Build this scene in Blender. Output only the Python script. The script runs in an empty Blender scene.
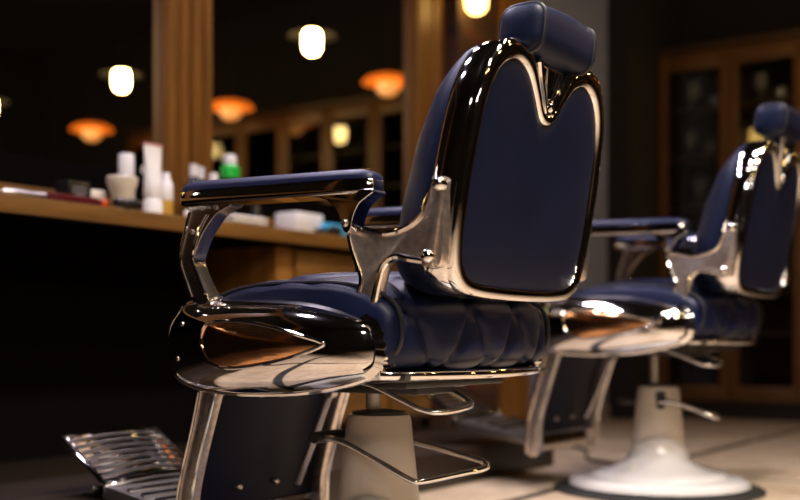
import bpy, bmesh, math, random
from mathutils import Vector, Matrix
random.seed(7)
SC = bpy.context.scene
COL = SC.collection
PI = math.pi

# ------------------------------------------------------------------ camera, world, lights, exposure
cam_d = bpy.data.cameras.new('camera')
cam_d.sensor_width = 36.0
cam_d.lens = 36.0 * 1111.0 / 800.0
cam_d.shift_y = 88.0 / 800.0
cam_d.dof.use_dof = True
cam_d.dof.focus_distance = 2.04
cam_d.dof.aperture_fstop = 1.9
cam_d.clip_start = 0.05
cam = bpy.data.objects.new('camera', cam_d)
COL.objects.link(cam)
cam.location = (0, 0, 0.485)
cam.rotation_euler = (PI / 2, 0, math.radians(34.7))
SC.camera = cam

world = bpy.data.worlds.new('world')
SC.world = world
world.use_nodes = True
world.node_tree.nodes['Background'].inputs[0].default_value = (0.02, 0.016, 0.014, 1)
world.node_tree.nodes['Background'].inputs[1].default_value = 0.1

SC.view_settings.view_transform = 'Standard'
SC.view_settings.look = 'None'
SC.view_settings.gamma = 1.0
SC.view_settings.exposure = 0.0
SC.view_settings.use_curve_mapping = False
SC.cycles.caustics_reflective = False


def area_light(name, loc, target, size, power, color, size_y=None, spread=180):
    d = bpy.data.lights.new(name, 'AREA')
    d.energy = power
    d.color = color
    d.size = size
    d.spread = math.radians(spread)
    if size_y:
        d.shape = 'RECTANGLE'
        d.size_y = size_y
    o = bpy.data.objects.new(name, d)
    COL.objects.link(o)
    o.location = loc
    o.rotation_euler = (Vector(target) - Vector(loc)).to_track_quat('-Z', 'Y').to_euler()
    return o


for lx in (-0.45, 0.45):  # added fill lights overhead, no fittings; round for disc reflections in chrome
    for ly in (0.5, 1.5, 2.5):
        area_light('overhead_fill', (lx, ly, 3.1), (lx - 0.4, ly + 0.35, 0), 0.26, 14 if ly < 1 else 24, (1.0, 0.89, 0.82), None, 95).data.shape = 'DISK'
for ly in (0.9, 1.75, 2.6, 3.45):  # added lavender fill above the mirrors, for sheen on the leather
    area_light('mirror_side_fill', (-2.40, ly, 2.75), (-1.25, ly + 0.1, 0.5), 0.20, 11, (0.90, 0.80, 1.0), None, 130).data.shape = 'DISK'
for lx, ly in ((0.9, -1.9), (1.9, -1.0)):  # added fill behind the camera, for the surfaces that face it
    area_light('rear_fill', (lx, ly, 2.4), (-1.2, 2.2, 0.5), 0.35, 8, (1.0, 0.91, 0.84), None, 130).data.shape = 'DISK'


# ------------------------------------------------------------------ materials
def new_mat(name):
    m = bpy.data.materials.new(name)
    m.use_nodes = True
    nt = m.node_tree
    return m, nt, nt.nodes['Principled BSDF']


def noise(nt, scale, detail=3, vec=None, rough=0.5):
    n = nt.nodes.new('ShaderNodeTexNoise')
    n.inputs['Scale'].default_value = scale
    n.inputs['Detail'].default_value = detail
    n.inputs['Roughness'].default_value = rough
    if vec is not None:
        nt.links.new(vec, n.inputs['Vector'])
    return n


def objco(nt, scale=(1, 1, 1), rot=(0, 0, 0)):
    tc = nt.nodes.new('ShaderNodeTexCoord')
    mp = nt.nodes.new('ShaderNodeMapping')
    mp.inputs['Scale'].default_value = scale
    mp.inputs['Rotation'].default_value = rot
    nt.links.new(tc.outputs['Object'], mp.inputs['Vector'])
    return mp.outputs['Vector']


def ramp(nt, fac, stops):
    r = nt.nodes.new('ShaderNodeValToRGB')
    while len(r.color_ramp.elements) < len(stops):
        r.color_ramp.elements.new(0.5)
    for e, (p, c) in zip(r.color_ramp.elements, stops):
        e.position = p
        e.color = (*c, 1)
    nt.links.new(fac, r.inputs['Fac'])
    return r.outputs['Color']


def bump(nt, b, height, strength, dist=0.001):
    n = nt.nodes.new('ShaderNodeBump')
    n.inputs['Strength'].default_value = strength
    n.inputs['Distance'].default_value = dist
    nt.links.new(height, n.inputs['Height'])
    nt.links.new(n.outputs['Normal'], b.inputs['Normal'])


def simple(name, col, rough=0.5, metal=0.0, coat=0.0, bump_s=0.0, bump_scale=60, var=0.0, spec=0.5):
    m, nt, b = new_mat(name)
    b.inputs['Base Color'].default_value = (*col, 1)
    b.inputs['Roughness'].default_value = rough
    b.inputs['Metallic'].default_value = metal
    b.inputs['Coat Weight'].default_value = coat
    b.inputs['Coat Roughness'].default_value = 0.1
    b.inputs['Specular IOR Level'].default_value = spec
    v = objco(nt)
    if var > 0:
        n = noise(nt, bump_scale * 0.3, 4, v)
        c0 = tuple(max(0, c * (1 - var)) for c in col)
        c1 = tuple(min(1, c * (1 + var)) for c in col)
        nt.links.new(ramp(nt, n.outputs['Fac'], [(0.3, c0), (0.7, c1)]), b.inputs['Base Color'])
    if bump_s > 0:
        n2 = noise(nt, bump_scale, 4, v)
        bump(nt, b, n2.outputs['Fac'], bump_s, 0.002)
    return m


def wood(name, c0, c1, axis='z', rough=0.42, scale=1.0):
    m, nt, b = new_mat(name)
    st = {'x': (1.2, 14, 14), 'y': (14, 1.2, 14), 'z': (14, 14, 1.2)}[axis]
    v = objco(nt, tuple(s * scale for s in st))
    n = noise(nt, 2.2, 6, v, 0.6)
    nt.links.new(ramp(nt, n.outputs['Fac'], [(0.28, c0), (0.72, c1)]), b.inputs['Base Color'])
    b.inputs['Roughness'].default_value = rough
    bump(nt, b, n.outputs['Fac'], 0.15, 0.002)
    return m


def emissive(name, col, strength, base=(0.8, 0.8, 0.8)):
    m, nt, b = new_mat(name)
    b.inputs['Base Color'].default_value = (*base, 1)
    b.inputs['Roughness'].default_value = 0.3
    b.inputs['Emission Color'].default_value = (*col, 1)
    b.inputs['Emission Strength'].default_value = strength
    return m


def leather(name, col, spec=0.17, rough=0.46, sheen=0.012):
    m, nt, b = new_mat(name)
    v = objco(nt)
    vo = nt.nodes.new('ShaderNodeTexVoronoi')
    vo.inputs['Scale'].default_value = 420
    nt.links.new(v, vo.inputs['Vector'])
    bump(nt, b, vo.outputs['Distance'], 0.12, 0.0006)
    n = noise(nt, 9, 3, v)
    nt.links.new(ramp(nt, n.outputs['Fac'], [(0.3, tuple(c * 0.85 for c in col)), (0.7, tuple(c * 1.15 for c in col))]), b.inputs['Base Color'])
    b.inputs['Roughness'].default_value = rough
    b.inputs['Specular IOR Level'].default_value = spec
    b.inputs['Sheen Weight'].default_value = sheen
    b.inputs['Sheen Roughness'].default_value = 0.35
    b.inputs['Sheen Tint'].default_value = (1.0, 0.80, 0.92, 1)
    return m


M = {}
M['chrome'] = simple('polished_chrome', (0.69, 0.665, 0.645), 0.055, 1.0, bump_s=0.03, bump_scale=14)
M['cast'] = simple('cast_nickel', (0.66, 0.58, 0.53), 0.33, 1.0, var=0.22, bump_s=0.32, bump_scale=260)
M['satin'] = simple('satin_steel', (0.27, 0.25, 0.24), 0.40, 1.0, bump_s=0.1, bump_scale=80)
M['post'] = simple('dark_nickel', (0.42, 0.36, 0.32), 0.22, 1.0, bump_s=0.12, bump_scale=300)
M['copper'] = simple('copper_mirror', (0.90, 0.47, 0.22), 0.15, 1.0, bump_s=0.03, bump_scale=14)
M['dull'] = simple('brushed_steel', (0.56, 0.51, 0.47), 0.30, 1.0, bump_s=0.1, bump_scale=80)
M['navy'] = leather('navy_leather', (0.0018, 0.0046, 0.0205))
M['navy_seat'] = leather('navy_seat_leather', (0.0026, 0.0054, 0.027), 0.24, 0.42, 0.02)
M['piping'] = simple('black_piping', (0.006, 0.007, 0.012), 0.4, bump_s=0.1, bump_scale=200)
M['enamel'] = simple('white_enamel', (0.56, 0.54, 0.52), 0.16, coat=0.6, bump_s=0.02, bump_scale=8)
M['column'] = simple('cream_enamel', (0.52, 0.46, 0.40), 0.28, coat=0.3, bump_s=0.02, bump_scale=8)
M['black'] = simple('black_metal', (0.012, 0.011, 0.011), 0.35, bump_s=0.1, bump_scale=90)
M['rubber'] = simple('black_rubber', (0.010, 0.010, 0.010), 0.6, bump_s=0.2, bump_scale=120)
M['oak'] = wood('honey_wood', (0.15, 0.058, 0.009), (0.34, 0.145, 0.026), 'z')
M['oak_y'] = wood('honey_wood_counter', (0.11, 0.048, 0.009), (0.24, 0.11, 0.024), 'y')
M['oak_x'] = wood('honey_wood_rail', (0.15, 0.058, 0.009), (0.34, 0.145, 0.026), 'x')
M['dark_wood'] = wood('dark_brown_wood', (0.030, 0.014, 0.006), (0.075, 0.034, 0.012), 'y')
M['step'] = wood('step_wood_shade', (0.010, 0.006, 0.004), (0.022, 0.012, 0.006), 'y')  # step wood, near-black so the tone also holds floor shade
M['shade_black'] = simple('black_for_shade', (0.006, 0.005, 0.005), 0.9, bump_s=0.1, spec=0.0)  # black in place of shade under the counter and dim mirror foot
M['dark_paint'] = simple('dark_brown_plaster', (0.0085, 0.006, 0.0055), 0.85, bump_s=0.2, bump_scale=40, var=0.25)
M['ceiling'] = simple('black_ceiling_paint', (0.004, 0.0035, 0.0035), 0.95, bump_s=0.2, bump_scale=30, var=0.2)
M['greyblue'] = simple('grey_blue_plaster', (0.25, 0.28, 0.48), 0.75, bump_s=0.15, bump_scale=50, var=0.1)
M['base_white'] = simple('pale_baseboard', (0.35, 0.33, 0.33), 0.5, bump_s=0.05)
M['white_plastic'] = simple('white_plastic', (0.90, 0.88, 0.89), 0.35, bump_s=0.03)
M['cream'] = simple('cream_ceramic', (0.76, 0.68, 0.56), 0.35, bump_s=0.03)
M['green'] = simple('green_plastic', (0.01, 0.50, 0.05), 0.35, bump_s=0.03)
M['blue'] = simple('sky_blue_card', (0.06, 0.42, 0.75), 0.5, bump_s=0.03)
M['maroon'] = simple('maroon_plastic', (0.13, 0.012, 0.018), 0.35, bump_s=0.03)
M['red'] = simple('orange_red_plastic', (0.65, 0.08, 0.02), 0.4, bump_s=0.03)
M['yellow'] = simple('amber_liquid', (0.62, 0.35, 0.05), 0.3, bump_s=0.03)
M['pink'] = simple('pink_plastic', (0.62, 0.30, 0.30), 0.4, bump_s=0.03)
M['towel'] = simple('white_towel', (0.82, 0.78, 0.72), 0.9, bump_s=0.7, bump_scale=220)
M['towel_cream'] = simple('cream_towel', (0.80, 0.66, 0.44), 0.9, bump_s=0.7, bump_scale=220)
M['black_plastic'] = simple('black_plastic', (0.010, 0.009, 0.010), 0.25, bump_s=0.03)
M['label_grey'] = simple('grey_print', (0.25, 0.25, 0.28), 0.5, bump_s=0.03)
M['bulb'] = emissive('warm_bulb_glass', (1.0, 0.66, 0.24), 70)
M['bulb_wall'] = emissive('wall_lamp_glass', (1.0, 0.62, 0.16), 9)
M['globe'] = emissive('amber_globe', (1.0, 0.33, 0.05), 1.0)
M['copper_shade'] = emissive('amber_glass_shade', (1.0, 0.165, 0.008), 0.75, (0.6, 0.2, 0.05))
M['shade_in'] = emissive('amber_glass_shade_inside', (1.0, 0.20, 0.012), 0.9, (0.85, 0.3, 0.06))
M['cab'] = wood('cabinet_wood', (0.065, 0.026, 0.0045), (0.155, 0.066, 0.013), 'z')
M['cab_x'] = wood('cabinet_wood_rail', (0.065, 0.026, 0.0045), (0.155, 0.066, 0.013), 'x')
M['lamp_grey'] = simple('grey_lamp_metal', (0.006, 0.006, 0.006), 0.8, 0.0, bump_s=0.1, spec=0.05)


def mk_mirror():
    m, nt, b = new_mat('mirror_silver')
    b.inputs['Base Color'].default_value = (0.85, 0.83, 0.80, 1)
    b.inputs['Metallic'].default_value = 1
    b.inputs['Roughness'].default_value = 0.0
    return m


def mk_pane():
    m = bpy.data.materials.new('cabinet_glass')
    m.use_nodes = True
    nt = m.node_tree
    nt.nodes.clear()
    out = nt.nodes.new('ShaderNodeOutputMaterial')
    mix = nt.nodes.new('ShaderNodeMixShader')
    tr = nt.nodes.new('ShaderNodeBsdfTransparent')
    gl = nt.nodes.new('ShaderNodeBsdfGlossy')
    gl.inputs['Roughness'].default_value = 0.0
    tr.inputs['Color'].default_value = (0.93, 0.94, 0.93, 1)
    fr = nt.nodes.new('ShaderNodeFresnel')
    fr.inputs['IOR'].default_value = 1.5
    nt.links.new(fr.outputs[0], mix.inputs[0])
    nt.links.new(tr.outputs[0], mix.inputs[1])
    nt.links.new(gl.outputs[0], mix.inputs[2])
    nt.links.new(mix.outputs[0], out.inputs[0])
    return m


def mk_clear():
    m, nt, b = new_mat('clear_glassware')
    b.inputs['Base Color'].default_value = (0.9, 0.88, 0.86, 1)
    b.inputs['Transmission Weight'].default_value = 0.85
    b.inputs['Roughness'].default_value = 0.08
    b.inputs['IOR'].default_value = 1.45
    return m


def mk_floor():
    m, nt, b = new_mat('beige_stone_floor')
    v = objco(nt)
    n = noise(nt, 3.0, 7, v, 0.65)
    n2 = noise(nt, 16, 5, v, 0.6)
    base = ramp(nt, n.outputs['Fac'], [(0.25, (0.34, 0.25, 0.165)), (0.5, (0.45, 0.35, 0.245)), (0.75, (0.55, 0.45, 0.335))])
    sub = ramp(nt, n2.outputs['Fac'], [(0.3, (0.72, 0.70, 0.68)), (0.6, (1.0, 1.0, 1.0))])
    mul = nt.nodes.new('ShaderNodeMix')
    mul.data_type = 'RGBA'
    mul.blend_type = 'MULTIPLY'
    mul.inputs['Factor'].default_value = 1
    nt.links.new(base, mul.inputs['A'])
    nt.links.new(sub, mul.inputs['B'])
    nt.links.new(mul.outputs['Result'], b.inputs['Base Color'])
    b.inputs['Roughness'].default_value = 0.42
    bump(nt, b, n2.outputs['Fac'], 0.15, 0.003)
    return m


def mk_brick():
    m, nt, b = new_mat('old_red_brick')
    tc = nt.nodes.new('ShaderNodeTexCoord')
    sx = nt.nodes.new('ShaderNodeSeparateXYZ')
    cx = nt.nodes.new('ShaderNodeCombineXYZ')
    nt.links.new(tc.outputs['Object'], sx.inputs[0])
    nt.links.new(sx.outputs['Y'], cx.inputs['X'])
    nt.links.new(sx.outputs['Z'], cx.inputs['Y'])
    br = nt.nodes.new('ShaderNodeTexBrick')
    br.inputs['Scale'].default_value = 1.0
    br.inputs['Brick Width'].default_value = 0.21
    br.inputs['Row Height'].default_value = 0.075
    br.inputs['Mortar Size'].default_value = 0.006
    br.inputs['Color1'].default_value = (0.11, 0.036, 0.018, 1)
    br.inputs['Color2'].default_value = (0.035, 0.014, 0.009, 1)
    br.inputs['Mortar'].default_value = (0.05, 0.035, 0.028, 1)
    nt.links.new(cx.outputs[0], br.inputs['Vector'])
    nt.links.new(br.outputs['Color'], b.inputs['Base Color'])
    b.inputs['Roughness'].default_value = 0.8
    bump(nt, b, br.outputs['Fac'], -0.6, 0.006)
    return m


M['mirror'] = mk_mirror()
M['pane'] = mk_pane()
M['clear'] = mk_clear()
M['floor'] = mk_floor()
M['brick'] = mk_brick()


# ------------------------------------------------------------------ mesh helpers
class MB:
    def __init__(self):
        self.v = []
        self.f = []

    def ring_loft(self, rings, cap0=False, cap1=False, close=True):
        base = len(self.v)
        n = len(rings[0])
        for r in rings:
            self.v.extend([tuple(p) for p in r])
        for i in range(len(rings) - 1):
            for j in range(n if close else n - 1):
                a = base + i * n + j
                b = base + i * n + (j + 1) % n
                self.f.append((a, b, b + n, a + n))
        if cap0:
            self.f.append(tuple(base + j for j in range(n))[::-1])
        if cap1:
            self.f.append(tuple(base + (len(rings) - 1) * n + j for j in range(n)))
        return self

    def dome(self, rings, centre):
        """rings then one centre vertex"""
        self.ring_loft(rings)
        n = len(rings[0])
        b = len(self.v) - n
        self.v.append(tuple(centre))
        c = len(self.v) - 1
        for j in range(n):
            self.f.append((b + j, b + (j + 1) % n, c))
        return self

    def box(self, x0, x1, y0, y1, z0, z1):
        r0 = [(x0, y0, z0), (x1, y0, z0), (x1, y1, z0), (x0, y1, z0)]
        r1 = [(x0, y0, z1), (x1, y0, z1), (x1, y1, z1), (x0, y1, z1)]
        return self.ring_loft([r0, r1], True, True)

    def lathe(self, prof, c=(0, 0, 0), seg=32, axis='z', sx=1.0, sy=1.0):
        rings = []
        for r, h in prof:
            ring = []
            for k in range(seg):
                a = 2 * PI * k / seg
                p, q = r * math.cos(a) * sx, r * math.sin(a) * sy
                if axis == 'z':
                    ring.append((c[0] + p, c[1] + q, c[2] + h))
                elif axis == 'y':
                    ring.append((c[0] + p, c[1] + h, c[2] + q))
                else:
                    ring.append((c[0] + h, c[1] + p, c[2] + q))
            rings.append(ring)
        return self.ring_loft(rings, prof[0][0] > 1e-6, prof[-1][0] > 1e-6)

    def tube(self, pts, r, seg=10, closed=False, sq=1.0):
        P = [Vector(p) for p in pts]
        n = len(P)
        rr = r if isinstance(r, (list, tuple)) else [r] * n
        T = []
        for i in range(n):
            if closed:
                t = P[(i + 1) % n] - P[i - 1]
            else:
                t = P[min(i + 1, n - 1)] - P[max(i - 1, 0)]
            T.append(t.normalized())
        ref = Vector((0, 0, 1)) if abs(T[0].z) < 0.9 else Vector((1, 0, 0))
        nrm = (ref - T[0] * ref.dot(T[0])).normalized()
        rings = []
        for i in range(n):
            nrm = (nrm - T[i] * nrm.dot(T[i])).normalized()
            bi = T[i].cross(nrm)
            rings.append([P[i] + (nrm * math.cos(2 * PI * k / seg) + bi * sq * math.sin(2 * PI * k / seg)) * rr[i] for k in range(seg)])
        if closed:
            rings.append(rings[0])
            return self.ring_loft(rings)
        return self.ring_loft(rings, True, True)

    def prism(self, outline, h0, h1, plane='xz'):
        if plane == 'xz':
            f = lambda a, b, h: (a, h, b)
        elif plane == 'yz':
            f = lambda a, b, h: (h, a, b)
        else:
            f = lambda a, b, h: (a, b, h)
        return self.ring_loft([[f(a, b, h0) for a, b in outline], [f(a, b, h1) for a, b in outline]], True, True)

    def build(self, name, mat, parent=None, bevel=0.0, seg=2, smooth=True, loc=None, sharp=40):
        me = bpy.data.meshes.new(name)
        me.from_pydata([tuple(v) for v in self.v], [], self.f)
        bm = bmesh.new()
        bm.from_mesh(me)
        bmesh.ops.remove_doubles(bm, verts=bm.verts, dist=1e-6)
        bmesh.ops.recalc_face_normals(bm, faces=bm.faces)
        if bevel > 0:
            es = [e for e in bm.edges if len(e.link_faces) == 2 and e.calc_face_angle(0) > math.radians(35)]
            try:
                bmesh.ops.bevel(bm, geom=es, offset=bevel, segments=seg, profile=0.6, affect='EDGES', clamp_overlap=True)
            except Exception:
                pass
        if smooth:
            for f in bm.faces:
                f.smooth = True
            for e in bm.edges:
                if len(e.link_faces) == 2 and e.calc_face_angle(0) > math.radians(sharp):
                    e.smooth = False
        bm.to_mesh(me)
        bm.free()
        me.materials.append(mat)
        o = bpy.data.objects.new(name, me)
        COL.objects.link(o)
        if parent:
            o.parent = parent
        if loc:
            o.location = loc
        return o


def cat(pts, n=8, closed=True):
    """Catmull-Rom through points (tuples of any length)"""
    out = []
    m = len(pts)
    for i in range(m if closed else m - 1):
        if closed:
            p0, p1, p2, p3 = pts[i - 1], pts[i], pts[(i + 1) % m], pts[(i + 2) % m]
        else:
            p0, p1, p2, p3 = pts[max(i - 1, 0)], pts[i], pts[i + 1], pts[min(i + 2, m - 1)]
        for k in range(n):
            t = k / n
            out.append(tuple(0.5 * (2 * b + (c - a) * t + (2 * a - 5 * b + 4 * c - d) * t * t + (-a + 3 * b - 3 * c + d) * t ** 3)
                             for a, b, c, d in zip(p0, p1, p2, p3)))
    if not closed:
        out.append(tuple(pts[-1]))
    return out


def interp(tab, x):
    if x <= tab[0][0]:
        return tab[0][1]
    for (a, b), (c, d) in zip(tab, tab[1:]):
        if x <= c:
            t = (x - a) / (c - a)
            t = t * t * (3 - 2 * t)
            return b + (d - b) * t
    return tab[-1][1]


def tag(o, label=None, cat_=None, group=None, kind=None):
    if label:
        o['label'] = label
    if cat_:
        o['category'] = cat_
    if group:
        o['group'] = group
    if kind:
        o['kind'] = kind
    return o


def empty(name, loc, rz=0.0):
    o = bpy.data.objects.new(name, None)
    COL.objects.link(o)
    o.location = loc
    o.rotation_euler = (0, 0, rz)
    o.empty_display_size = 0.1
    return o


def struct(name, mb, mat, **k):
    o = mb.build(name, mat, **k)
    o['kind'] = 'structure'
    return o


# ------------------------------------------------------------------ the room
MX = -2.80            # mirror plane
EY = 6.62             # end wall

# floor: stone slabs with dark joints
fl = struct('floor', MB().box(-3.1, 3.6, -2.8, 9.0, -0.12, -0.004), M['rubber'], smooth=False)
TX, TY, TS, TG = -1.62, 3.86, 1.45, 0.05
slab = MB()
ix0, ix1 = -2, 4
for i in range(ix0, ix1):
    for j in range(-5, 4):
        x0, x1 = TX + i * TS + TG / 2, TX + (i + 1) * TS - TG / 2
        y0, y1 = TY + j * TS + TG / 2, TY + (j + 1) * TS - TG / 2
        x0, x1 = max(x0, -3.05), min(x1, 3.55)
        if x1 - x0 > 0.1:
            slab.box(x0, x1, y0, y1, -0.010, 0.0)
so = slab.build('stone_slab', M['floor'], parent=fl, bevel=0.003, seg=1)

struct('ceiling', MB().box(-3.1, 3.6, -2.8, 7.0, 3.25, 3.35), M['ceiling'], smooth=False)
struct('wall_mirror_side', MB().box(-3.1, -2.86, -2.8, 7.0, -0.02, 3.25), M['dark_paint'], smooth=False)
struct('wall_end', MB().box(-2.86, 3.6, 7.02, 7.2, -0.02, 3.25), M['dark_paint'], smooth=False)
struct('wall_opposite', MB().box(3.5, 3.6, -2.8, 7.02, -0.02, 3.25), M['dark_paint'], smooth=False)
struct('wall_behind', MB().box(-2.86, 3.5, -2.8, -2.7, -0.02, 3.25), M['dark_paint'], smooth=False)
struct('wall_grey_blue', MB().box(-2.86, -2.76, 4.99, 6.16, 0.0, 3.25), M['greyblue'], smooth=False)
struct('baseboard_grey_blue', MB().box(-2.76, -2.745, 4.99, 6.16, 0.0, 0.09), M['base_white'], bevel=0.003)
struct('wall_brick', MB().box(-2.86, -2.70, 4.37, 4.99, 0.0, 3.25), M['brick'], smooth=False)
struct('trim_1', MB().box(-2.70, -2.655, 4.74, 4.99, 0.0, 3.25), M['oak'], bevel=0.006)


# wall mirrors in honey wood frames
def wall_mirror(y0, y1, w0, w1, label):
    r = empty('wall_mirror', (MX, (y0 + y1) / 2, 0.85))
    cy = (y0 + y1) / 2
    z0, z1 = 0.0, 1.75
    a, b = y0 - cy, y1 - cy
    MB().box(-0.02, 0.0, a + w0 - 0.01, b - w1 + 0.01, z0 + 0.05, z1 - 0.05).build('mirror_glass', M['mirror'], r, smooth=False)
    for s0, s1 in ((a, a + w0), (b - w1, b)):
        m = MB().box(-0.05, 0.028, s0, s1, z0, z1)
        wd = s1 - s0
        m.box(0.02, 0.040, s0 + wd * 0.04, s0 + wd * 0.30, z0, z1)
        m.box(0.02, 0.036, s0 + wd * 0.62, s0 + wd * 0.96, z0, z1)
        m.build('frame_stile', M['oak'], r, bevel=0.004)
    MB().box(-0.05, 0.026, a + w0, b - w1, z0, z0 + 0.085).build('bottom_rail', M['oak_y'], r, bevel=0.004)
    MB().box(-0.05, 0.014, a + w0, b - w1, z0 + 0.085, z0 + 0.178).build('reflection_mask', M['shade_black'], r)  # added black strip, hides mirror images of the counter items
    MB().box(-0.05, 0.026, a + w0, b - w1, z1 - 0.09, z1).build('top_rail', M['oak_y'], r, bevel=0.004)
    tag(r, label, 'mirror', 'framed mirrors above the counter')
    return r


wall_mirror(0.95, 2.728, 0.15, 0.108, 'large wood-framed wall mirror above the left end of the counter')
wall_mirror(2.735, 4.365, 0.105, 0.250, 'large wood-framed wall mirror behind the nearest barber chair, next to brick')
wall_mirror(-0.90, 0.94, 0.15, 0.15, 'wood-framed wall mirror at the near end of the counter')

struct('wall_shade_panel', MB().box(-2.86, -2.848, -1.0, 4.36, 0.0, 0.80), M['shade_black'], smooth=False)  # added sheet, its black takes the place of under-counter shade
# counter and what carries it
ctr = MB().box(-2.847, -2.42, -1.0, 4.30, 0.803, 0.85).build('counter', M['oak_y'], bevel=0.006)
MB().box(-2.846, -2.425, -0.99, 4.29, 0.799, 0.8035).build('underside_shade', M['shade_black'], ctr, smooth=False)['label'] = 'black sheet for shade below the counter'  # black sheet added so the counter bottom reads as shaded
tag(ctr,
    'long honey-coloured wooden counter under the mirrors', 'counter')


def under_cabinet(y0, y1, label):
    r = empty('counter_cabinet', (-2.66, (y0 + y1) / 2, 0.0))
    h = (y1 - y0) / 2
    MB().box(-0.185, 0.17, -h, h, 0.165, 0.798).build('cabinet_body', M['oak'], r, bevel=0.004)
    MB().box(-0.185, 0.13, -h + 0.01, h - 0.01, 0.116, 0.165).build('plinth', M['dark_wood'], r)
    for z0, z1 in ((0.60, 0.79), (0.39, 0.58), (0.18, 0.37)):
        d = MB().box(0.17, 0.188, -h + 0.085, h - 0.02, z0, z1).build('drawer', M['oak_y'], r, bevel=0.004)
        MB().tube([(0.19, -0.06, (z0 + z1) / 2), (0.21, -0.05, (z0 + z1) / 2), (0.21, 0.05, (z0 + z1) / 2), (0.19, 0.06, (z0 + z1) / 2)], 0.005).build('drawer_handle', M['black'], d)
    tag(r, label, 'cabinet', 'drawer cabinets under the counter')


under_cabinet(2.86, 3.42, 'wooden drawer cabinet under the counter, seen below the near armrest')
under_cabinet(3.43, 3.81, 'wooden drawer cabinet under the counter, behind the nearest chair seat')
tag(MB().box(-2.855, -1.93, 0.2, 3.82, 0.0, 0.115).build('step_and_shade', M['step'], bevel=0.006),  # step run on along the counter, dark in place of floor shade
    'low wooden step by the counter cabinets, lengthened and darkened for floor shade', 'step')


# glass-door display cabinets along the end wall
def display_cabinet(x0, label, nd=2):
    w = 0.435
    fy = 6.54
    r = empty('display_cabinet', (x0, fy, 0))
    W = w * nd
    b = MB()
    b.box(0, 0.02, 0.02, 0.55, 0.10, 2.22)
    b.box(W - 0.02, W, 0.02, 0.55, 0.10, 2.22)
    b.box(0.02, W - 0.02, 0.53, 0.55, 0.10, 2.22)
    b.box(0.02, W - 0.02, 0.02, 0.53, 0.10, 0.13)
    b.box(0.02, W - 0.02, 0.02, 0.53, 2.18, 2.22)
    b.build('carcass', M['dark_wood'], r)
    MB().box(0, W, 0.06, 0.55, 0.0, 0.10).build('plinth', M['black'], r)
    for z in (0.52, 0.92, 1.30, 1.60, 1.885):
        MB().box(0.02, W - 0.02, 0.06, 0.52, z - 0.018, z).build('shelf', M['dark_wood'], r)
    for k in range(nd):
        a, c = k * w + 0.002, (k + 1) * w - 0.002
        d = MB()
        d.box(a, a + 0.055, 0, 0.022, 0.11, 2.215)
        d.box(c - 0.055, c, 0, 0.022, 0.11, 2.215)
        d = d.build('door', M['cab'], r, bevel=0.003)
        MB().box(a + 0.055, c - 0.055, 0, 0.022, 2.11, 2.215).build('top_rail', M['cab_x'], d, bevel=0.003)
        MB().box(a + 0.055, c - 0.055, 0, 0.022, 0.11, 0.20).build('bottom_rail', M['cab_x'], d, bevel=0.003)
        MB().box(a + 0.053, c - 0.053, 0.009, 0.013, 0.195, 2.115).build('glass_pane', M['pane'], d, smooth=False)
        kx = c - 0.028 if k % 2 == 0 else a + 0.028
        MB().lathe([(0.0, -0.028), (0.010, -0.026), (0.013, -0.018), (0.007, -0.008), (0.006, 0.001)], (kx, 0, 1.05), 14, 'y').build('door_knob', M['black'], d)
    MB().box(-0.0, W, -0.03, 0.55, 2.222, 2.255).build('cornice', M['dark_wood'], r, bevel=0.01)
    tag(r, label, 'cabinet', 'glass-fronted display cabinets on the end wall')
    return r


labs = ['tall glass-door wooden display cabinet at the end wall beside the grey wall',
        'tall glass-door display cabinet, second from the grey wall',
        'tall glass-door display cabinet, third from the grey wall',
        'tall glass-door display cabinet, fourth from the grey wall',
        'tall glass-door display cabinet, fifth from the grey wall']
for i in range(5):
    display_cabinet(-2.590 + i * 0.875, labs[i])
struct('trim_2', MB().box(-2.86, -2.60, 6.16, 7.02, 0.0, 3.25), M['dark_paint'], smooth=False)


# glassware behind the cabinet doors
def wine_glass(loc, label, s=1.0):
    p = [(0.0, 0.0), (0.033, 0.001), (0.033, 0.004), (0.006, 0.008), (0.004, 0.07), (0.012, 0.078), (0.032, 0.105), (0.036, 0.135), (0.031, 0.170),
         (0.029, 0.170), (0.034, 0.135), (0.030, 0.107), (0.010, 0.082), (0.0, 0.080)]
    o = MB().lathe([(r * s, h * s) for r, h in p], (0, 0, 0), 20).build('stem_glass', M['clear'], loc=loc)
    tag(o, label, 'glass', 'glassware in the display cabinets')


def tumbler(loc, label, s=1.0):
    p = [(0.0, 0.0), (0.030, 0.0), (0.036, 0.09), (0.034, 0.09), (0.028, 0.008), (0.0, 0.008)]
    o = MB().lathe([(r * s, h * s) for r, h in p], (0, 0, 0), 20).build('tumbler', M['clear'], loc=loc)
    tag(o, label, 'glass', 'glassware in the display cabinets')


wine_glass((-2.44, 6.74, 1.885), 'stemmed glass on the top shelf of the left display cabinet door', 1.1)
tumbler((-2.30, 6.74, 1.885), 'short tumbler on the top shelf, right of the stemmed glass')
wine_glass((-2.46, 6.74, 1.60), 'stemmed glass on the second shelf behind the left cabinet door')
tumbler((-2.32, 6.72, 1.60), 'short tumbler on the second shelf behind the left cabinet door')
wine_glass((-2.02, 6.74, 1.885), 'tall stemmed glass on the top shelf behind the second cabinet door', 1.15)
tumbler((-1.90, 6.74, 1.885), 'short tumbler on the top shelf behind the second cabinet door')
tumbler((-1.76, 6.78, 1.885), 'short tumbler at the inner edge of the second cabinet door')
wine_glass((-2.40, 6.74, 1.30), 'stemmed glass on the third shelf behind the left cabinet door')


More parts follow.
